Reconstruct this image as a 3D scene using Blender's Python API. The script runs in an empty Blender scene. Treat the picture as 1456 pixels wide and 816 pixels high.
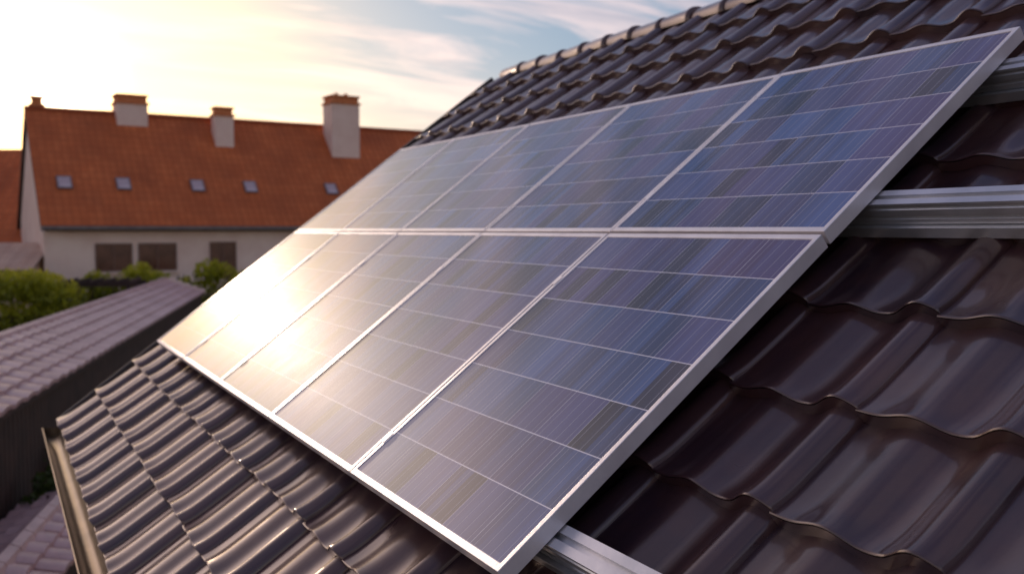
import bpy, math, random
from mathutils import Matrix, Vector
random.seed(7)
scene=bpy.context.scene
rad=math.radians
# ------------------------------------------------------------ frames
CAMZ=4.2
YAW=rad(28.6); PITCH=rad(3.43); SL=rad(37.4)
CAM=Vector((0,0,CAMZ))
R2=Vector((math.cos(YAW),-math.sin(YAW),0)); F2=Vector((math.sin(YAW),math.cos(YAW),0))
def C(r,f,z=0): return R2*r+F2*f+Vector((0,0,z))
DT=1.27; DP=1.10
nrm=Vector((-math.sin(SL),0,math.cos(SL)))
ROOFM=Matrix.Translation(CAM-nrm*DT)@Matrix.Rotation(-SL,4,'Y')
HP=DT-DP         # height of panel top over tile base plane
SUN_AZ=rad(3.6); SUN_EL=rad(8.6)
WM={}
def link(o): scene.collection.objects.link(o)
def place(o,M,parent=None):
    if o.name not in scene.collection.objects: link(o)
    WM[o.name]=M.copy()
    if parent is not None:
        o.parent=parent; o.matrix_parent_inverse=Matrix.Identity(4)
        o.matrix_basis=WM[parent.name].inverted()@M
    else: o.matrix_basis=M
    return o
def top(o,label,cat,group=None,kind=None):
    if label:o["label"]=label
    if cat:o["category"]=cat
    if group:o["group"]=group
    if kind:o["kind"]=kind
def empty(name,M,parent=None):
    o=bpy.data.objects.new(name,None); o.empty_display_size=.3
    return place(o,M,parent)
def mesh(name,V,F,mats,smooth=False,mi=None):
    m=bpy.data.meshes.new(name); m.from_pydata(V,[],F)
    for k in (mats if isinstance(mats,(list,tuple)) else [mats]): m.materials.append(k)
    if mi: m.polygons.foreach_set("material_index",mi)
    m.polygons.foreach_set("use_smooth",[smooth]*len(m.polygons))
    m.update(); return m
def obj(name,V,F,mats,M,parent=None,smooth=False,mi=None,bev=0):
    o=bpy.data.objects.new(name,mesh(name,V,F,mats,smooth,mi))
    place(o,M,parent)
    if bev:
        b=o.modifiers.new("bevel",'BEVEL'); b.width=bev; b.segments=2; b.limit_method='ANGLE'
    return o
class G:
    def __init__(s): s.V=[];s.F=[];s.m=[]
    def add(s,V,F,mi=0):
        k=len(s.V); s.V+= [tuple(v) for v in V]; s.F+=[tuple(i+k for i in f) for f in F]; s.m+=[mi]*len(F)
    def box(s,a,b,mi=0):
        x0,y0,z0=a;x1,y1,z1=b
        s.add([(x0,y0,z0),(x1,y0,z0),(x1,y1,z0),(x0,y1,z0),(x0,y0,z1),(x1,y0,z1),(x1,y1,z1),(x0,y1,z1)],
          [(0,3,2,1),(4,5,6,7),(0,1,5,4),(1,2,6,5),(2,3,7,6),(3,0,4,7)],mi)
    def prism(s,poly,axis,a,b,mi=0):
        n=len(poly)
        if axis=='x': V=[(a,p[0],p[1]) for p in poly]+[(b,p[0],p[1]) for p in poly]
        else: V=[(p[0],a,p[1]) for p in poly]+[(p[0],b,p[1]) for p in poly]
        F=[(i,(i+1)%n,(i+1)%n+n,i+n) for i in range(n)]+[tuple(range(n))[::-1],tuple(range(n,2*n))]
        s.add(V,F,mi)
    def make(s,name,mats,M,parent=None,smooth=False,bev=0):
        return obj(name,s.V,s.F,mats,M,parent,smooth,s.m,bev)
# ------------------------------------------------------------ material helpers
def newmat(name):
    m=bpy.data.materials.new(name); m.use_nodes=True
    nt=m.node_tree; b=nt.nodes['Principled BSDF']; return m,nt,b
def N(nt,t,**k):
    n=nt.nodes.new(t)
    for a,v in k.items(): setattr(n,a,v)
    return n
def inp(nt,sock,v):
    if isinstance(v,bpy.types.NodeSocket): nt.links.new(v,sock)
    else: sock.default_value=v
def M_(nt,op,a,b=0.0,c=None,clamp=False):
    n=N(nt,'ShaderNodeMath',operation=op); n.use_clamp=clamp
    inp(nt,n.inputs[0],a); inp(nt,n.inputs[1],b)
    if c is not None: inp(nt,n.inputs[2],c)
    return n.outputs[0]
def MIX(nt,f,a,b,bt='MIX'):
    n=N(nt,'ShaderNodeMix',data_type='RGBA',blend_type=bt)
    inp(nt,n.inputs[0],f)
    inp(nt,n.inputs[6],a if isinstance(a,bpy.types.NodeSocket) else (*a,1))
    inp(nt,n.inputs[7],b if isinstance(b,bpy.types.NodeSocket) else (*b,1))
    return n.outputs[2]
def NOISE(nt,scale,vec=None,detail=4,rough=.55,dist=0):
    n=N(nt,'ShaderNodeTexNoise'); n.inputs['Scale'].default_value=scale
    n.inputs['Detail'].default_value=detail; n.inputs['Roughness'].default_value=rough
    n.inputs['Distortion'].default_value=dist
    if vec is not None: nt.links.new(vec,n.inputs['Vector'])
    return n.outputs[0]
def OBJ(nt): return N(nt,'ShaderNodeTexCoord').outputs['Object']
def MAP(nt,vec,sc=(1,1,1),loc=(0,0,0),rot=(0,0,0)):
    n=N(nt,'ShaderNodeMapping'); nt.links.new(vec,n.inputs[0])
    n.inputs['Scale'].default_value=sc;n.inputs['Location'].default_value=loc;n.inputs['Rotation'].default_value=rot
    return n.outputs[0]
def RANGE(nt,v,a,b,c,d):
    n=N(nt,'ShaderNodeMapRange'); inp(nt,n.inputs[0],v)
    for i,x in enumerate((a,b,c,d)): n.inputs[i+1].default_value=x
    return n.outputs[0]
def bump(nt,b,h,st,dist=.01):
    n=N(nt,'ShaderNodeBump'); n.inputs['Strength'].default_value=st; n.inputs['Distance'].default_value=dist
    nt.links.new(h,n.inputs['Height']); nt.links.new(n.outputs[0],b.inputs['Normal'])
def simple(name,c1,c2,scale=4,rough=.6,metal=0,bmp=0,bscale=40):
    m,nt,b=newmat(name); o=OBJ(nt)
    nz=RANGE(nt,NOISE(nt,scale,o),.35,.65,0,1)
    nt.links.new(MIX(nt,nz,c1,c2),b.inputs['Base Color'])
    b.inputs['Roughness'].default_value=rough; b.inputs['Metallic'].default_value=metal
    if bmp: bump(nt,b,NOISE(nt,bscale,o),bmp)
    return m
# glazed roof tile
def tile_mat():
    m,nt,b=newmat("glazed_clay_tile"); o=OBJ(nt)
    at=N(nt,'ShaderNodeAttribute',attribute_name="tint").outputs['Fac']
    base=MIX(nt,at,(.030,.018,.028),(.060,.030,.036))
    n1=RANGE(nt,NOISE(nt,5,o,6,.6),.4,.7,0,1)
    base=MIX(nt,M_(nt,'MULTIPLY',n1,.45),base,(.12,.050,.036))
    dust=RANGE(nt,NOISE(nt,28,o,8,.7),.62,.80,0,1)
    base=MIX(nt,M_(nt,'MULTIPLY',dust,.25),base,(.20,.13,.12))
    run=RANGE(nt,NOISE(nt,1,MAP(nt,o,(2.5,16,1)),5,.6,.4),.64,.76,0,1)
    base=MIX(nt,M_(nt,'MULTIPLY',run,.14),base,(.26,.21,.24))
    nt.links.new(base,b.inputs['Base Color'])
    r=RANGE(nt,NOISE(nt,6,o,7,.65,.6),.3,.7,.26,.42)
    nt.links.new(r,b.inputs['Roughness'])
    b.inputs['Specular IOR Level'].default_value=.8
    b.inputs['Specular Tint'].default_value=(1,.78,.60,1)
    b.inputs['Coat Weight'].default_value=.8; b.inputs['Coat Tint'].default_value=(1,.93,.92,1)
    cr=RANGE(nt,NOISE(nt,3.5,o,6,.7,1.0),.35,.65,.06,.20)
    nt.links.new(cr,b.inputs['Coat Roughness'])
    bump(nt,b,M_(nt,'ADD',NOISE(nt,9,o,4,.5),M_(nt,'MULTIPLY',NOISE(nt,150,o,3),.06)),.16,.012)
    return m
TILE=tile_mat()
def cell_mat(px,py):
    m,nt,b=newmat("solar_cell_glass"); o=OBJ(nt)
    sp=N(nt,'ShaderNodeSeparateXYZ'); nt.links.new(o,sp.inputs[0])
    u=M_(nt,'DIVIDE',sp.outputs[0],px); w=M_(nt,'DIVIDE',sp.outputs[1],py)
    fu=M_(nt,'FLOOR',u); fw=M_(nt,'FLOOR',w); w4=M_(nt,'MULTIPLY',w,4.0)
    rnd=M_(nt,'MULTIPLY',N(nt,'ShaderNodeObjectInfo').outputs['Random'],91.0)
    def wn(a,b_,off):
        c=N(nt,'ShaderNodeCombineXYZ'); inp(nt,c.inputs[0],a); inp(nt,c.inputs[1],b_); inp(nt,c.inputs[2],off)
        n=N(nt,'ShaderNodeTexWhiteNoise',noise_dimensions='4D'); nt.links.new(c.outputs[0],n.inputs[0]); nt.links.new(rnd,n.inputs['W'])
        return n.outputs['Value']
    r1=wn(fu,fw,1.0); r2=wn(fu,M_(nt,'FLOOR',w4),2.0); r3=wn(fu,fw,3.0); r4=wn(fu,M_(nt,'FLOOR',M_(nt,'MULTIPLY',w,2.0)),4.0)
    cr=NOISE(nt,1,MAP(nt,o,(5,85,1)),4,.6)
    big=NOISE(nt,2.2,o,2)
    t=M_(nt,'ADD',M_(nt,'MULTIPLY',r1,.45),M_(nt,'ADD',M_(nt,'MULTIPLY',r2,.40),M_(nt,'MULTIPLY',cr,.25)),clamp=True)
    col=MIX(nt,RANGE(nt,t,.2,.85,0,1),(.010,.013,.050),(.050,.105,.29))
    col=MIX(nt,M_(nt,'MULTIPLY',RANGE(nt,M_(nt,'ADD',M_(nt,'MULTIPLY',r3,.6),M_(nt,'MULTIPLY',big,.5)),.4,.8,0,1),.65),col,(.080,.036,.14))
    dk=M_(nt,'MULTIPLY',M_(nt,'GREATER_THAN',r4,.86),.85)
    col=MIX(nt,dk,col,(.012,.006,.014))
    def line(x,k):
        d=M_(nt,'ABSOLUTE',M_(nt,'SUBTRACT',M_(nt,'FRACT',M_(nt,'ADD',x,.5)),.5))
        return M_(nt,'LESS_THAN',d,k)
    lb=line(M_(nt,'ADD',w4,.5),.022)
    lc=line(w,.0070); lr=line(u,.0090)
    col=MIX(nt,M_(nt,'MULTIPLY',lb,.55),col,(.42,.42,.50))
    col=MIX(nt,M_(nt,'MULTIPLY',lc,.8),col,(.5,.5,.58))
    col=MIX(nt,M_(nt,'MULTIPLY',lr,.9),col,(.76,.72,.78))
    nt.links.new(col,b.inputs['Base Color'])
    b.inputs['Roughness'].default_value=.5
    b.inputs['Specular IOR Level'].default_value=.01
    b.inputs['Specular Tint'].default_value=(1,.86,.86,1)
    b.inputs['Coat Weight'].default_value=1; b.inputs['Coat IOR'].default_value=1.6
    cr2=RANGE(nt,NOISE(nt,7,o,6,.7),.3,.75,.05,.10); nt.links.new(cr2,b.inputs['Coat Roughness'])
    bump(nt,b,M_(nt,'ADD',NOISE(nt,1,MAP(nt,o,(2,22,1)),3),M_(nt,'MULTIPLY',lb,-.1)),.035,.004)
    return m
ALU=simple("anodised_aluminium",(.74,.68,.68),(.88,.82,.81),6,.42,.5,.05,90)
ALU2=simple("dull_rail_aluminium",(.55,.55,.57),(.74,.72,.73),5,.32,.7,.05,120)
ZINC=simple("dark_gutter_metal",(.12,.08,.05),(.20,.14,.09),5,.28,.8,.05,60)
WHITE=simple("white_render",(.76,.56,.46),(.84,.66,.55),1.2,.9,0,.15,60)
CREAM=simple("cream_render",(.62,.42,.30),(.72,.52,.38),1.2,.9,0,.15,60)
DARKW=simple("stained_timber",(.030,.014,.009),(.06,.028,.018),3,.7,0,.3,30)
FASC=simple("dark_painted_board",(.05,.04,.04),(.08,.06,.055),3,.5)
GLASS=simple("window_glass",(.07,.025,.015),(.13,.05,.03),2,.2)
SKYL=simple("skylight_glass",(.46,.34,.36),(.56,.45,.46),2,.25)
FRAMEW=simple("brown_window_frame",(.12,.055,.035),(.17,.08,.05),3,.5)
BRICK=simple("chimney_brick",(.50,.15,.045),(.62,.23,.09),9,.85,0,.3,30)
LEAD=simple("lead_flashing",(.16,.13,.13),(.24,.20,.19),5,.5,.3)
def course_mat(name,c1,c2,cw,ch,rough=.6,spec=.5,mort=.012):
    m,nt,b=newmat(name); uv=N(nt,'ShaderNodeTexCoord').outputs['UV']
    br=N(nt,'ShaderNodeTexBrick'); nt.links.new(uv,br.inputs['Vector'])
    br.inputs['Scale'].default_value=1; br.inputs['Brick Width'].default_value=cw; br.inputs['Row Height'].default_value=ch
    br.inputs['Mortar Size'].default_value=mort; br.inputs['Mortar Smooth'].default_value=.3
    br.offset=0.0
    br.inputs['Color1'].default_value=(*c1,1); br.inputs['Color2'].default_value=(*c2,1)
    br.inputs['Mortar'].default_value=(c1[0]*.6,c1[1]*.5,c1[2]*.5,1)
    nz=NOISE(nt,.6,uv,7,.65)
    col=MIX(nt,RANGE(nt,nz,.35,.7,0,.7),br.outputs['Color'],(c1[0]*.5,c1[1]*.5,c1[2]*.6))
    nt.links.new(col,b.inputs['Base Color']); b.inputs['Roughness'].default_value=rough
    b.inputs['Specular IOR Level'].default_value=spec
    sep=N(nt,'ShaderNodeSeparateXYZ'); nt.links.new(uv,sep.inputs[0])
    saw=M_(nt,'FRACT',M_(nt,'DIVIDE',sep.outputs[1],ch))
    wav=M_(nt,'SINE',M_(nt,'MULTIPLY',sep.outputs[0],2*math.pi/cw))
    h=M_(nt,'ADD',M_(nt,'MULTIPLY',saw,-1.0),M_(nt,'MULTIPLY',wav,.5))
    bump(nt,b,h,.5,.03)
    return m
REDROOF=course_mat("red_clay_roof",(.56,.135,.036),(.64,.17,.05),.26,.33,.75,.3)
PALEROOF=course_mat("pale_roof_sheet",(.56,.33,.22),(.62,.40,.28),.5,.5)
SHEDROOF=course_mat("mauve_slab_roof",(.36,.22,.22),(.46,.29,.29),.42,.30,.40,.6,.018)
# ------------------------------------------------------------ tiled roof
EAVE=-0.50; RIDGE=3.76; Y0=-2.1; YEND=7.12
NC=14; L=(RIDGE-EAVE-.03)/NC; NT=24; W=(YEND-Y0)/NT
def bmp_(u,c,w):
    d=abs(u-c)
    return .5+.5*math.cos(math.pi*d/w) if d<w else 0.0
US=[0,.015,.03,.06,.09,.12,.15,.18,.21,.24,.27,.30,.34,.38,.42,.46,.50,.54,.58,.62,.66,.70,.74,.78,.82,.86,.90,.94,1.0]
def prof(u): return .031*bmp_(u,.13,.21)+.017*bmp_(u,.63,.24)+.003*math.cos(2*math.pi*u)
V=[];F=[];tint=[]
LIFT=.022
SS=[0.0,.008,.02,.04,.07,.11,.16,.22,.3,.45,.7,.9,1.04]
for c in range(NC):
    for k in range(NT):
        v0=EAVE+c*L+random.uniform(-.005,.005); y0=Y0+k*W+random.uniform(-.002,.002)
        dz=random.uniform(-.002,.003); tl=random.uniform(-.005,.005); t=random.random()
        rows=[]
        for (s,dh,kind) in [(0,-LIFT-.014,0),(0,-.006,0),(0,-.003,1)]+[(s,0,1) for s in SS[1:]]:
            row=[]
            for ui,u in enumerate([None]+US):
                uu=0 if u is None else u
                h=prof(uu)+LIFT*(1-s)+dz+tl*(uu-.5)+dh+.012*math.exp(-(s/.13)**1.3)
                if u is None: h-=.024
                if u==0: h-=.004
                sx=(-.008*bmp_(uu,.38,.3) - .004*bmp_(uu,.9,.2))*max(0,1-s/.45)
                yy=y0+uu*(W+.004)
                row.append(len(V)); V.append((v0+s*L+sx,yy,h)); tint.append(t)
            rows.append(row)
        def strip(a,b):
            for i in range(len(a)-1): F.append((a[i],b[i],b[i+1],a[i+1]))
        strip(rows[0],rows[1])
        for i in range(2,len(rows)-1): strip(rows[i],rows[i+1])
F=[f[::-1] for f in F]
HOUSEM=Matrix.Translation((3.73,2.5,0))
house=empty("tiled_house",HOUSEM)
top(house,"house with dark glazed tile roof carrying solar panels","house")
roof=obj("roof",V,F,TILE,ROOFM,house,True)
a=roof.data.attributes.new("tint",'FLOAT','POINT'); a.data.foreach_set("value",tint)
roof["label"]="dark brown glossy wavy clay tile roof slope"
rp=(ROOFM@Vector((RIDGE,0,0)))
rear=bpy.data.objects.new("rear_roof_slope",roof.data)
RM=Matrix.Translation((rp.x,0,0))@Matrix.Rotation(math.pi,4,'Z')@Matrix.Translation((-rp.x,-(Y0+YEND),0))@ROOFM
place(rear,RM,roof)
g=G(); g.box((EAVE+.03,Y0+.02,-.10),(RIDGE-.05,YEND-.02,-.022)); g.make("roof_deck",FASC,ROOFM,roof)
# ridge tiles
g=G(); n=14; Lr=.30; rings=[(0,.086),(.022,.090),(.045,.082),(Lr+.03,.073)]
for (yy,r) in rings:
    for i in range(n+1):
        an=math.pi*(-.08)+math.pi*1.16*i/n
        g.V.append((math.cos(an)*r,yy,math.sin(an)*r*.85))
for k in range(len(rings)-1):
    for i in range(n):
        a0=k*(n+1)+i; g.F.append((a0,a0+1,a0+n+2,a0+n+1)); g.m.append(0)
k0=len(g.V)
for i in range(n+1):
    an=math.pi*(-.08)+math.pi*1.16*i/n; g.V.append((math.cos(an)*.066,0,math.sin(an)*.066*.85))
for i in range(n): g.F.append((i,k0+i,k0+i+1,i+1)); g.m.append(0)
rm=None; cnt=int((YEND-Y0)/Lr)
for i in range(cnt):
    M=Matrix.Translation((rp.x,Y0+i*Lr+.05,rp.z-.015+random.uniform(-.004,.004)))@Matrix.Rotation(rad(random.uniform(-.8,.8)),4,'Z')
    if rm is None:
        rm=g.make("ridge_tile",TILE,M,roof,True)
        at_=rm.data.attributes.new("tint",'FLOAT','POINT'); at_.data.foreach_set("value",[1.3]*len(rm.data.vertices))
    else:
        place(bpy.data.objects.new("ridge_tile",rm.data),M,roof)
g=G(); g.box((EAVE-.02,YEND+.006,-.16),(RIDGE-.05,YEND+.030,.035)); g.make("verge_board",FASC,ROOFM,roof,bev=.006)
g=G(); g.box((EAVE-.02,Y0-.035,-.16),(RIDGE-.05,Y0-.006,.035)); g.make("verge_board",FASC,ROOFM,roof,bev=.006)
# gutter
ge=ROOFM@Vector((EAVE,0,0))
g=G(); prf=[]; r=.055
for i in range(15):
    an=math.pi+math.pi*i/14; prf.append((math.cos(an)*r,math.sin(an)*r))
prf=[(-r-.008,.002),(-r-.008,.008),(-r,.010)]+prf
inner=[(p[0]*.94,p[1]*.94) for p in prf[3:]]
poly=prf+inner[::-1]
nP=len(poly); g.add([(p[0],Y0-.05,p[1]) for p in poly]+[(p[0],YEND+.06,p[1]) for p in poly],
   [(i,(i+1)%nP,(i+1)%nP+nP,i+nP) for i in range(nP)])
g.add([(p[0],YEND+.06,p[1]) for p in prf[2:]],[tuple(range(len(prf)-2))])
g.make("gutter",ZINC,Matrix.Translation((ge.x-.055,0,ge.z-.045)),house,True)
g=G(); g.box((ge.x+.03,Y0,ge.z-.24),(ge.x+.055,YEND,ge.z-.03)); g.make("fascia_board",FASC,Matrix.Identity(4),house)
x0=ge.x+.45; x1=2*rp.x-x0; ze=ge.z+(x0-ge.x)*math.tan(SL)-.22
g=G(); g.prism([(x0,0),(x1,0),(x1,ze),(rp.x,rp.z-.24),(x0,ze)],'y',Y0+.3,YEND-.32)
g.make("wall",WHITE,Matrix.Identity(4),house)
# ------------------------------------------------------------ panels
YA=1.545*DP; YB=5.765*DP; gap=.008; PW=(YB-YA+gap)/5-gap
VLO=.257*DP; VMID=1.297*DP; VHI=2.162*DP; rg=.010
hLo=VMID-rg/2-VLO; hHi=VHI-VMID-rg/2
def ring(g,x0,y0,x1,y1,w,z0,z1,wx=None):
    wx=w if wx is None else wx
    o=[(x0,y0),(x1,y0),(x1,y1),(x0,y1)]; i=[(x0+wx,y0+w),(x1-wx,y0+w),(x1-wx,y1-w),(x0+wx,y1-w)]
    V=[(*p,z0) for p in o]+[(*p,z1) for p in o]+[(*p,z1) for p in i]+[(*p,z0) for p in i]
    F=[]
    for k in range(4):
        j=(k+1)%4
        F+=[(k,j,j+4,k+4),(k+4,j+4,j+8,k+8),(k+8,j+8,j+12,k+12),(k+12,j+12,j,k)]
    g.add(V,F)
def panel(hgt,nr,M,label):
    root=empty("solar_panel",M); top(root,label,"solar panel","solar panels mounted on the tiled roof")
    wy=.0145; wx=.019
    g=G(); ring(g,0,0,hgt,PW,wy,-.040,0,wx); fr=g.make("frame",ALU,M,root,bev=.0015)
    wy-=.0005; wx-=.0005; px=(hgt-2*wx)/nr; py=(PW-2*wy)/6
    GM=M@Matrix.Translation((wx,wy,-.0025))
    g=G(); g.add([(0,0,0),(hgt-2*wx,0,0),(hgt-2*wx,PW-2*wy,0),(0,PW-2*wy,0)],[(0,1,2,3)])
    g.add([(0,0,-.006),(hgt-2*wx,0,-.006),(hgt-2*wx,PW-2*wy,-.006),(0,PW-2*wy,-.006)],[(3,2,1,0)])
    gl=g.make("cell_glass",cell_mat(px,py),GM,root)
    return root,[(fr,M),(gl,GM)]
def copy_panel(src,M0,M,label):
    root,parts=src
    r=root.copy(); link(r); WM[r.name]=M; r.matrix_basis=M
    r["label"]=label
    for p,PM in parts:
        q=p.copy(); link(q); q.parent=r; q.matrix_parent_inverse=Matrix.Identity(4)
        q.matrix_basis=M0.inverted()@PM
LB="blue silicon solar panel with aluminium frame on roof rails"
LA="pale sun-glazed solar panel with aluminium frame on roof rails"
for row,(vb,hg,nr) in enumerate([(VLO,hLo,7),(VMID+rg/2,hHi,6)]):
    src=None
    for k in range(5):
        M=ROOFM@Matrix.Translation((vb,YA+k*(PW+gap),HP+random.uniform(-.001,.001)))@Matrix.Rotation(rad(random.uniform(-.07,.07)),4,'X')@Matrix.Rotation(rad(random.uniform(-.06,.06)),4,'Y')
        lab=LB if k<3 else LA
        if src is None: src=panel(hg,nr,M,lab); M0=M
        else: copy_panel(src,M0,M,lab)
# rails
rw=.030
rprof=[(-rw,0),(-rw,.014),(-rw+.007,.017),(-rw+.007,.024),(-rw,.027),(-rw,.043),(-rw+.005,.046),(-rw+.005,.052),(-rw,.055),(-rw,.062),(-.008,.062),(-.008,.052),(.008,.052),(.008,.062),(rw,.062),(rw,.0)]
for (v,ya,yb) in [(.43,.25,YB+.16),(1.17,YA+.30,YB+.03),(1.63,.1,YB+.16),(2.25,.1,YB+.10)]:
    M=ROOFM@Matrix.Translation((v,0,HP-.042-.063))
    root=empty("mounting_rail",M@Matrix.Translation((0,YA,0))); top(root,"grooved aluminium mounting rail bolted across the tiled roof","mounting rail","rails carrying the solar panels")
    g=G(); g.prism(rprof,'y',ya,yb); g.make("rail_profile",ALU2,M,root)
    g=G(); g.box((-rw-.012,ya+.02,-.035),(rw-.015,yb-.02,-.003)); g.make("support_channel",ALU2,M,root,bev=.002)
    for k in range(1,5):
        y=YA+k*(PW+gap)-gap/2
        g=G(); g.box((-.02,y-.0025,.0635),(.02,y+.0025,.104)); g.box((-.02,y-.010,.1058),(.02,y+.010,.1064))
        g.make("clamp",ALU,M,root)
# ------------------------------------------------------------ far houses
def uvquad(o,quads_uv):
    uvl=o.data.uv_layers.new(name="UVMap")
    for poly in o.data.polygons:
        q=quads_uv.get(poly.index)
        for j,li in enumerate(poly.loop_indices):
            uvl.data[li].uv=q[j] if q else (0.1,0.1)
def gable(name,M,Lh,hd,zr,ze,roofmat,wallmat,label,ov=.4,inset=.4,bothroof=.12):
    root=empty(name,M@Matrix.Translation((Lh/2,0,0))); top(root,label,"house" if 'house' in name else ("garage" if 'garage' in name else "shed"))
    s=(zr-ze)/hd
    zw=ze+inset*s-bothroof*1.3
    g=G(); g.prism([(-hd+inset,0),(hd-inset,0),(hd-inset,zw),(0,zr-bothroof*1.3),(-hd+inset,zw)],'x',ov,Lh-ov)
    wall=g.make("wall",wallmat,M,root)
    th=bothroof*math.hypot(1,s)
    Vv=[]
    for x in (0,Lh): Vv+=[(x,-hd,ze),(x,0,zr),(x,hd,ze),(x,hd,ze-th),(x,0,zr-th),(x,-hd,ze-th)]
    Fc=[(0,6,7,1),(1,7,8,2),(2,8,9,3),(3,9,10,4),(4,10,11,5),(5,11,6,0),(0,1,4,5),(1,2,3,4),(6,11,10,7),(7,10,9,8)]
    ro=obj("roof",Vv,Fc,[roofmat,DARKW],M,root,False,[0,0]+[1]*8)
    sl=math.hypot(hd,zr-ze)
    uvquad(ro,{0:[(0,0),(Lh,0),(Lh,sl),(0,sl)],1:[(0,sl),(Lh,sl),(Lh,0),(0,0)]})
    return root,ro,s
a4=math.atan2(.072,.997)
hm_p=C(-18.3,36); HM=Matrix.Translation(hm_p)@Matrix.Rotation(a4,4,'Z')
zr=CAMZ+4.58; ze=CAMZ+.15
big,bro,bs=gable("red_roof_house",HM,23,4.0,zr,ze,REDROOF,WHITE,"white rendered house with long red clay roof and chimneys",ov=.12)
g=G()
for i in range(58):
    g.prism([(-.13,zr-.10),(-.09,zr+.03),(0,zr+.075),(.09,zr+.03),(.13,zr-.10)],'x',i*.4,i*.4+.385)
g.make("ridge_capping",REDROOF,HM,bro)
g=G(); g.prism([(-4.0-.10,ze-.12),(-4.0-.10,ze-.02),(-4.0-.005,ze-.02),(-4.0-.005,ze-.12)],'x',0,23); g.make("gutter",LEAD,HM,big)
def chimney(t,o,w,ztop,pots,brick=False):
    zb=zr-(abs(o)+w/2)*bs-.3
    M=HM@Matrix.Translation((t,o,0))
    g=G(); h=w/2; g.box((-h,-h*.8,zb),(h,h*.8,ztop-.38),0)
    g.box((-h-.06,-h*.8-.06,ztop-.378),(h+.06,h*.8+.06,ztop-.30),1)
    g.box((-h+.03,-h*.8+.03,ztop-.298),(h-.03,h*.8-.03,ztop-.08),1)
    g.box((-h-.03,-h*.8-.03,ztop-.078),(h+.03,h*.8+.03,ztop),2)
    for i in range(pots):
        x=(i-(pots-1)/2)*w*.35
        n=10;V=[];
        for z,r in ((ztop+.002,.10),(ztop+.10,.085),(ztop+.12,.10),(ztop+.14,.10)):
            V+=[(x+math.cos(6.283*j/n)*r,math.sin(6.283*j/n)*r,z) for j in range(n)]
        Fp=[(k*n+j,k*n+(j+1)%n,(k+1)*n+(j+1)%n,(k+1)*n+j) for k in range(3) for j in range(n)]+[tuple(range(3*n,4*n))]
        g.add(V,Fp,1)
    g.make("chimney",[WHITE,BRICK,BRICK],M,bro,bev=.01)
chimney(3.76,-.0,1.15,CAMZ+5.30,0)
chimney(7.17,-.8,.74,CAMZ+4.98,0)
chimney(12.35,-.8,1.28,CAMZ+5.80,2)
chimney(.45,.2,.40,CAMZ+5.05,0)
for t in (.95,2.95,5.64,7.7,11.1):
    o=-2.64; z=zr+o*bs
    M=HM@Matrix.Translation((t,o,z+.03))@Matrix.Rotation(math.atan(bs),4,'X')
    g=G(); ring(g,-.25,-.30,.25,.30,.04,-.05,.06); sk=g.make("skylight",LEAD,M,bro)
    g=G(); g.box((-.21,-.26,-.02),(.21,.26,.045)); g.make("glazing",SKYL,M,sk)
def window(M,par,w,h,mull=True):
    e=empty("window",M,par)
    g=G(); ring(g,-w/2,-h/2,w/2,h/2,.06,-.03,.05)
    if mull: g.box((-.03,-h/2+.07,-.02),(.03,h/2-.07,.04))
    g.make("frame",FRAMEW,M,e)
    g=G(); g.box((-w/2+.05,-h/2+.05,.002),(w/2-.05,h/2-.05,.015)); g.make("pane",GLASS,M,e)
    g=G(); g.box((-w/2-.08,-h/2-.07,-.0),(w/2+.08,-h/2-.005,.14)); g.make("sill",WHITE,M,e)
def wallM(Mb,x,y,z): return Mb@Matrix.Translation((x,y,z))@Matrix.Rotation(rad(90),4,'X')
for t,w,z0,z1 in ((2.39,1.25,2.7,3.72),(3.9,1.35,2.7,3.72),(6.3,1.0,2.3,3.75),(10,1.3,2.7,3.72),(14,1.3,2.7,3.72)):
    window(wallM(HM,t,-3.6,(z0+z1)/2),big,w,z1-z0)
for t in (2.5,8.6,12.0): window(wallM(HM,t,-3.6,1.2),big,1.3,1.2)
NM=Matrix.Translation(C(-34,42))@Matrix.Rotation(rad(-24),4,'Z')
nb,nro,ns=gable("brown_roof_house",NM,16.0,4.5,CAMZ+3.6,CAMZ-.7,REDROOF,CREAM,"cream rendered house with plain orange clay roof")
for t in (9,12): window(wallM(NM,t,-4.1,2.0),nb,1.2,1.2)
GM=Matrix.Translation(C(-24,33.0))@Matrix.Rotation(rad(-20),4,'Z')
ga,gro,gs=gable("low_garage",GM,7.6,2.2,CAMZ-.45,CAMZ-1.35,PALEROOF,CREAM,"low cream garage with pale sheet roof",.15,.25,.06)
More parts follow.
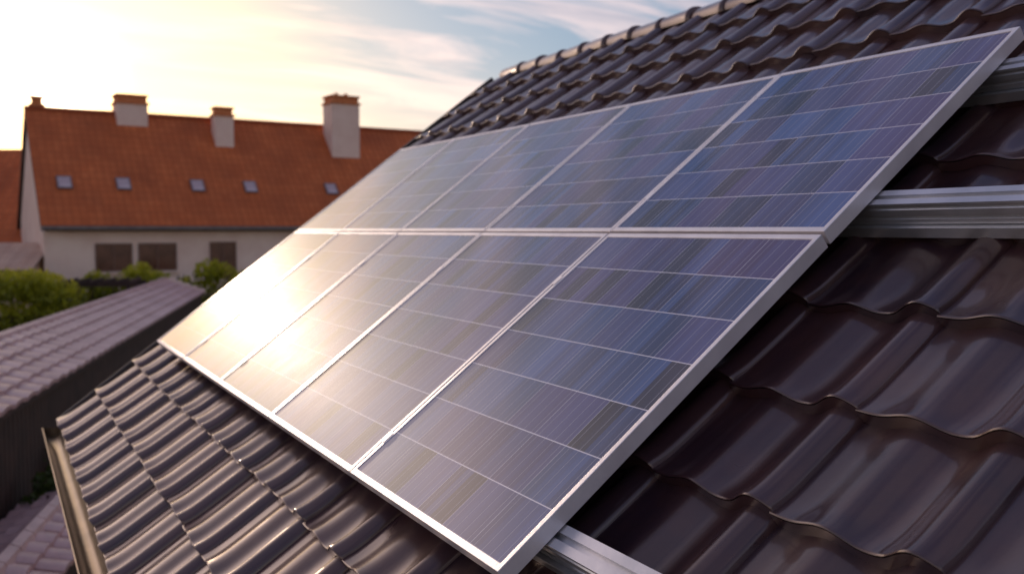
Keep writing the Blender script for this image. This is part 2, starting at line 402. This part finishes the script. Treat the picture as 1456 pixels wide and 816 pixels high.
# ------------------------------------------------------------ slab roofed sheds
SLAB=simple("mauve_slab_tile",(.46,.28,.26),(.64,.42,.385),2.3,.36,0,.2,30)
def slabs(M,par,Ls,hw,zt,drop,cl_,nrw,seed):
    random.seed(seed); g=G(); sv=drop/hw; rl=hw/nrw
    for i in range(int(Ls/cl_)):
        for j in range(nrw):
            for sg in (-1,1):
                y1=(j+1)*rl+.012; y0_=j*rl; xa=i*cl_+.010; wd=cl_-.020
                dz=random.uniform(0,.008)
                za=zt-y0_*sv+.006+dz; zb=zt-y1*sv+.046+dz
                n=6; P=[]
                for q in range(n+1):
                    x=xa+wd*q/n; cv=.026*math.sin(math.pi*q/n)
                    P.append((x,sg*y0_,za+cv))
                for q in range(n+1):
                    x=xa+wd*q/n; cv=.026*math.sin(math.pi*q/n)
                    P.append((x,sg*y1,zb+cv))
                for q in range(n+1):
                    x=xa+wd*q/n; P.append((x,sg*y1,zb-.042+.026*math.sin(math.pi*q/n)))
                k=n+1
                f=[(q,q+1,k+q+1,k+q) for q in range(n)]+[(k+q,k+q+1,2*k+q+1,2*k+q) for q in range(n)]
                P+=[(xa,sg*y0_,za-.02),(xa+wd,sg*y0_,za-.02)]
                f+=[(0,k,2*k,3*k),(n,3*k+1,2*k+n,k+n)]
                if sg<0: f=[q[::-1] for q in f]
                g.add(P,f)
    g.make("slab_tiling",SLAB,M,par)
    g=G()
    for i in range(int(Ls/.42)):
        g.prism([(-.11,zt-.03),(-.08,zt+.055),(0,zt+.085),(.08,zt+.055),(.11,zt-.03)],'x',i*.42,i*.42+.405)
    g.make("ridge_capping",SLAB,M,par)
k=1.5
p0=C(-4.76*k,8.84*k); dirv=(R2*-.209+F2*.978).normalized()
yaw=math.atan2(dirv.y,dirv.x)
back=7.5
SM=Matrix.Translation(p0-dirv*back)@Matrix.Rotation(yaw,4,'Z')
Ls=back+15.6
sh,sro,ss=gable("long_shed",SM,Ls,1.12,CAMZ-1.5,CAMZ-1.9,SHEDROOF,DARKW,"long timber garden shed with mauve slab tile roof",.1,.12,.05)
slabs(SM,sro,Ls,1.12,CAMZ-1.5,.4,.44,5,21)
sv=.4/1.12
g=G()
for i in range(5):
    for sg in (-1,1):
        a0=i*.22; b0=a0+.235
        g.add([(Ls-.02,sg*a0,CAMZ-1.5-a0*sv+.06),(Ls+.16,sg*a0,CAMZ-1.5-a0*sv+.06),(Ls+.16,sg*b0,CAMZ-1.5-b0*sv+.12),(Ls-.02,sg*b0,CAMZ-1.5-b0*sv+.12),
               (Ls-.02,sg*a0,CAMZ-1.5-a0*sv-.04),(Ls+.16,sg*a0,CAMZ-1.5-a0*sv-.04),(Ls+.16,sg*b0,CAMZ-1.5-b0*sv-.03),(Ls-.02,sg*b0,CAMZ-1.5-b0*sv-.03)],
              [(0,1,2,3),(4,7,6,5),(0,4,5,1),(1,5,6,2),(2,6,7,3),(3,7,4,0)])
g.make("verge_capping",WHITE,SM,sro)
g=G(); 
for i in range(int(Ls/.16)):
    g.box((.12+i*.16,-1.018,.05),(.12+i*.16+.145,-1.003+random.uniform(-.003,0),CAMZ-1.98))
g.make("wall_boarding",DARKW,SM,sh)
TM=SM@Matrix.Translation((1.2,-1.60,0))
ts,tro,_=gable("low_shed",TM,3.1,.48,1.35,1.18,SHEDROOF,DARKW,"low timber garden store with small grey slab roof",.05,.06,.04)
slabs(TM,tro,3.1,.48,1.35,.17,.30,2,5)
# ------------------------------------------------------------ vegetation
def leafmat(name,c1,c2,c3):
    m,nt,b=newmat(name); at=N(nt,'ShaderNodeAttribute',attribute_name="tint").outputs['Fac']
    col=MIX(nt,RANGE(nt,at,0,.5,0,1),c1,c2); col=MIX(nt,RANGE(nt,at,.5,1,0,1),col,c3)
    nt.links.new(col,b.inputs['Base Color']); b.inputs['Roughness'].default_value=.55
    tr=N(nt,'ShaderNodeBsdfTranslucent'); nt.links.new(col,tr.inputs[0])
    mx=N(nt,'ShaderNodeMixShader'); mx.inputs[0].default_value=.55
    nt.links.new(b.outputs[0],mx.inputs[1]); nt.links.new(tr.outputs[0],mx.inputs[2])
    nt.links.new(mx.outputs[0],nt.nodes['Material Output'].inputs[0]); return m
LEAF=leafmat("shrub_leaves",(.17,.19,.015),(.42,.42,.025),(.70,.60,.06))  # raised yellow-greens: sunlit glow put into the colour of shaded leaves
LEAF2=leafmat("dark_leaves",(.03,.05,.012),(.08,.12,.02),(.17,.19,.03))
def leaves(name,centers,nleaf,size,mat,M,parent):
    V=[];F=[];T=[]
    for (cx,cy,cz,rx,ry,rz,n) in centers:
        base=random.uniform(0,.35)
        for i in range(n):
            while True:
                p=Vector((random.uniform(-1,1),random.uniform(-1,1),random.uniform(-1,1)))
                if .25<p.length<1: break
            p=p.normalized()*(.55+.5*random.random()**.6)
            q=Vector((cx+p.x*rx,cy+p.y*ry,cz+p.z*rz))
            s=size*random.uniform(.6,1.3)
            a=Vector((random.gauss(0,1),random.gauss(0,1),random.gauss(0,1))).normalized()
            b=a.orthogonal().normalized()
            b=(Matrix.Rotation(random.uniform(0,6.28),3,a)@b); c=a.cross(b)
            k=len(V)
            V+= [q-b*s, q+c*s*.45, q+b*s, q-c*s*.45]; F.append((k,k+1,k+2,k+3))
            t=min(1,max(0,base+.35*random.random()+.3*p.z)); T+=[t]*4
    o=obj(name,[tuple(v) for v in V],F,mat,M,parent)
    at=o.data.attributes.new("tint",'FLOAT','POINT'); at.data.foreach_set("value",T)
    return o
def stems(M,par,h,n=5):
    g=G()
    for i in range(n):
        a=6.283*i/n+random.random(); tx=math.cos(a)*h*.28; ty=math.sin(a)*h*.28
        pr=None
        for j in range(5):
            t=j/4; r=.05*(1-t*.75); c=(tx*t**1.4,ty*t**1.4,h*.8*t)
            ringv=[(c[0]+math.cos(6.283*q/6)*r,c[1]+math.sin(6.283*q/6)*r,c[2]) for q in range(6)]
            k=len(g.V); g.V+=ringv
            if pr is not None:
                for q in range(6): g.F.append((pr+q,pr+(q+1)%6,k+(q+1)%6,k+q)); g.m.append(0)
            pr=k
    g.make("stem",DARKW,M,par,True)
def shrub(r,f,h,w,mat,label="tall leafy green garden shrub beside the houses",n=1200,size=.10):
    M=Matrix.Translation(C(r,f)); e=empty("garden_shrub",M); top(e,label,"shrub","garden shrubs around the houses")
    stems(M,e,h)
    cs=[]
    for i in range(9):
        a=random.uniform(0,6.28); d=random.uniform(0,.55)*w/2; rr=random.uniform(.28,.5)*w/2*1.2
        z=random.uniform(.25,.85)*h
        cs.append((math.cos(a)*d,math.sin(a)*d,min(z,h-rr*.8),rr,rr,rr*.85,n//9))
    leaves("foliage",cs,n,size,mat,M,e)
def at(px,f): return (px-728)/1352*f
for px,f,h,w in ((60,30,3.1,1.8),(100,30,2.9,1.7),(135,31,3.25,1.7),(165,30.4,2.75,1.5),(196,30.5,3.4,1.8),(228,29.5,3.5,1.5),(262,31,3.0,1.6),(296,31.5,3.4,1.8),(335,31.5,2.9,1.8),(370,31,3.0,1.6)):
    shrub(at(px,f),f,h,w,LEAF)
hx0=at(-25,24); M=Matrix.Translation(C(hx0,24.0))@Matrix.Rotation(-YAW,4,'Z')
e=empty("clipped_hedge",M); top(e,"dense clipped bright green garden hedge","hedge")
cs=[]
for i in range(9):
    for j in range(2):
        for z in (.5,1.2,1.9,2.74-.6*max(0,(i-5)/4)**2): cs.append((i*.25+random.uniform(-.05,.05),j*.5,z+(random.uniform(-.08,.08) if z>2 else 0),.34,.36,.42,150))
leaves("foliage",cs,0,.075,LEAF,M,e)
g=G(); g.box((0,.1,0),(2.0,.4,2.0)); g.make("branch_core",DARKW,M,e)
shrub(-5.15,10.35,1.75,.9,LEAF2,"low dark green shrub beside the timber shed",1300,.05)
shrub(-5.55,11.7,1.7,1.0,LEAF2,"low dark green shrub beside the timber shed",1300,.05)
PM=Matrix.Translation(C(at(95,26.5),26.5))@Matrix.Rotation(-YAW+.2,4,'Z')
e=empty("garden_pergola",PM); top(e,"small dark timber garden pergola near hedge","pergola")
for x,y in ((0,0),(1.6,0),(0,1.3),(1.6,1.3)):
    g=G(); g.box((x-.05,y-.05,0),(x+.05,y+.05,2.6)); g.make("post",DARKW,PM,e)
for y in (0,1.3):
    g=G(); g.box((-.25,y-.04,2.603),(1.85,y+.04,2.72)); g.make("beam",DARKW,PM,e)
for i in range(6):
    g=G(); g.box((-.1+i*.35,-.25,2.723),(-.06+i*.35,1.55,2.80)); g.make("rafter",DARKW,PM,e)
# ------------------------------------------------------------ ground
m,nt,b=newmat("lawn_ground"); o=OBJ(nt)
c=MIX(nt,RANGE(nt,NOISE(nt,.25,o,6),.35,.65,0,1),(.045,.075,.018),(.075,.085,.03))
c=MIX(nt,RANGE(nt,NOISE(nt,9,o,5),.4,.7,0,.6),c,(.035,.05,.015)); nt.links.new(c,b.inputs['Base Color']); b.inputs['Roughness'].default_value=.95
bump(nt,b,NOISE(nt,40,o),.5,.03)
GR=m
o=obj("ground",[(-600,-600,0),(600,-600,0),(600,600,0),(-600,600,0)],[(0,1,2,3)],GR,Matrix.Identity(4)); o["kind"]="structure"
PAV=course_mat("concrete_paving",(.20,.18,.18),(.25,.23,.23),.4,.4,.7)
pv=obj("paving",[(-7.5,2,0),(.75,2,0),(.75,24,0),(-7.5,24,0)],[(0,1,2,3)],PAV,Matrix.Translation((0,0,.004)))
uvquad(pv,{0:[(0,0),(8.25,0),(8.25,22),(0,22)]}); pv["kind"]="structure"
# ------------------------------------------------------------ world
w=bpy.data.worlds.new("World"); scene.world=w; w.use_nodes=True; nt=w.node_tree
for n in list(nt.nodes): nt.nodes.remove(n)
out=N(nt,'ShaderNodeOutputWorld')
sky=N(nt,'ShaderNodeTexSky',sky_type='NISHITA'); sky.sun_disc=False; sky.sun_elevation=SUN_EL; sky.sun_rotation=SUN_AZ
sky.dust_density=1.0; sky.air_density=1.0; sky.ozone_density=1.5
bg1=N(nt,'ShaderNodeBackground'); bg1.inputs[1].default_value=.05
tc=N(nt,'ShaderNodeTexCoord').outputs['Generated']
nv=N(nt,'ShaderNodeVectorMath',operation='NORMALIZE'); nt.links.new(tc,nv.inputs[0]); d=nv.outputs[0]
def dirv_(az,el): return Vector((math.sin(az)*math.cos(el),math.cos(az)*math.cos(el),math.sin(el)))
sd=dirv_(SUN_AZ,SUN_EL)
def DOT(v):
    q=N(nt,'ShaderNodeVectorMath',operation='DOT_PRODUCT'); nt.links.new(d,q.inputs[0]); q.inputs[1].default_value=v; return q.outputs['Value']
dtv=DOT(sd); dp=M_(nt,'MAXIMUM',dtv,0.0)
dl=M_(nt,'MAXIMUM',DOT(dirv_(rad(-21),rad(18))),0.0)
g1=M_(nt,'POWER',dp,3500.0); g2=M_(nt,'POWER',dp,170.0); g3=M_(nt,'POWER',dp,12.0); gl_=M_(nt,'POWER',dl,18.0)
sp=N(nt,'ShaderNodeSeparateXYZ'); nt.links.new(d,sp.inputs[0]); z=M_(nt,'MAXIMUM',sp.outputs[2],0.0)
zz=M_(nt,'ADD',z,.18)
cx=M_(nt,'DIVIDE',sp.outputs[0],zz); cy=M_(nt,'DIVIDE',sp.outputs[1],zz)
cb=N(nt,'ShaderNodeCombineXYZ'); nt.links.new(cx,cb.inputs[0]); nt.links.new(cy,cb.inputs[1])
cv=MAP(nt,cb.outputs[0],(.8,2.6,1),(2.3,.7,0),(0,0,rad(35)))
cn=NOISE(nt,1.3,cv,10,.62,.8)
cl=RANGE(nt,cn,.44,.58,0,1)
cn2=NOISE(nt,1.6,MAP(nt,cb.outputs[0],(1,2.2,1),(5,9,0)),6,.55,.3)
cl2=RANGE(nt,cn2,.45,.65,0,1)
blue=MIX(nt,RANGE(nt,z,.0,.18,0,1),(.38,.32,.36),(.10,.22,.36))
blue=MIX(nt,RANGE(nt,z,.28,.8,0,1),blue,(.08,.12,.27))
cc=MIX(nt,RANGE(nt,z,.1,.55,0,1),(.85,.64,.60),(.42,.38,.50))
shade=MIX(nt,cl2,cc,(.32,.29,.37))
col=MIX(nt,M_(nt,'MULTIPLY',cl,.85),blue,shade)
hz=M_(nt,'POWER',M_(nt,'SUBTRACT',1.0,z,clamp=True),9.0)
def addg(col,fac,c,k):
    m=N(nt,'ShaderNodeMix',data_type='RGBA',blend_type='ADD'); m.inputs[0].default_value=1
    nt.links.new(col,m.inputs[6])
    s=N(nt,'ShaderNodeVectorMath',operation='SCALE'); s.inputs[0].default_value=c
    nt.links.new(M_(nt,'MULTIPLY',fac,k),s.inputs['Scale']); nt.links.new(s.outputs[0],m.inputs[7]); return m.outputs[2]
back_=M_(nt,'MULTIPLY',hz,RANGE(nt,dtv,.6,-.3,0,1))
col=addg(col,back_,(1,.68,.50),.95)
col=addg(col,gl_,(1,.74,.58),2.2)  # unseen warm glow left of the sun, added to gild tile and panel reflections
col=addg(col,g3,(1,.74,.70),.16); col=addg(col,g2,(1,.76,.50),.8)
warm=M_(nt,'POWER',dp,45.0)
tint_=MIX(nt,warm,(1,.97,1),(1,.84,.60))
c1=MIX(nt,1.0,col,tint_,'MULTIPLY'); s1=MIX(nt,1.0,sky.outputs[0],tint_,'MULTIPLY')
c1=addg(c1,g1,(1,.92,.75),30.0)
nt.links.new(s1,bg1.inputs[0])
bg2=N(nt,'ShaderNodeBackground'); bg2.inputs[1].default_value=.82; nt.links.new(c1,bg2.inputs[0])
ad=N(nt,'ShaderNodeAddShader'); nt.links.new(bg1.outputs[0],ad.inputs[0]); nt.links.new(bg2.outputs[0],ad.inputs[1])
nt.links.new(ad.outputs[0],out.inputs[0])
sl=bpy.data.lights.new("sun",'SUN'); sl.energy=4.5; sl.angle=rad(.6); sl.color=(1,.80,.62)
so=bpy.data.objects.new("sun",sl); link(so); so.rotation_euler=(-sd).to_track_quat('-Z','Y').to_euler(); so.location=(0,20,20)
cd=bpy.data.cameras.new("camera"); cd.lens=36*1352/1456; cd.sensor_width=36; cd.clip_end=2000; cd.clip_start=.05
cd.dof.use_dof=True; cd.dof.focus_distance=2.1; cd.dof.aperture_fstop=3.4
co=bpy.data.objects.new("camera",cd); link(co); co.location=CAM; co.rotation_euler=(math.pi/2-PITCH,0,-YAW)
scene.camera=co
scene.view_settings.view_transform='Standard'; scene.view_settings.look='None'; scene.view_settings.exposure=0
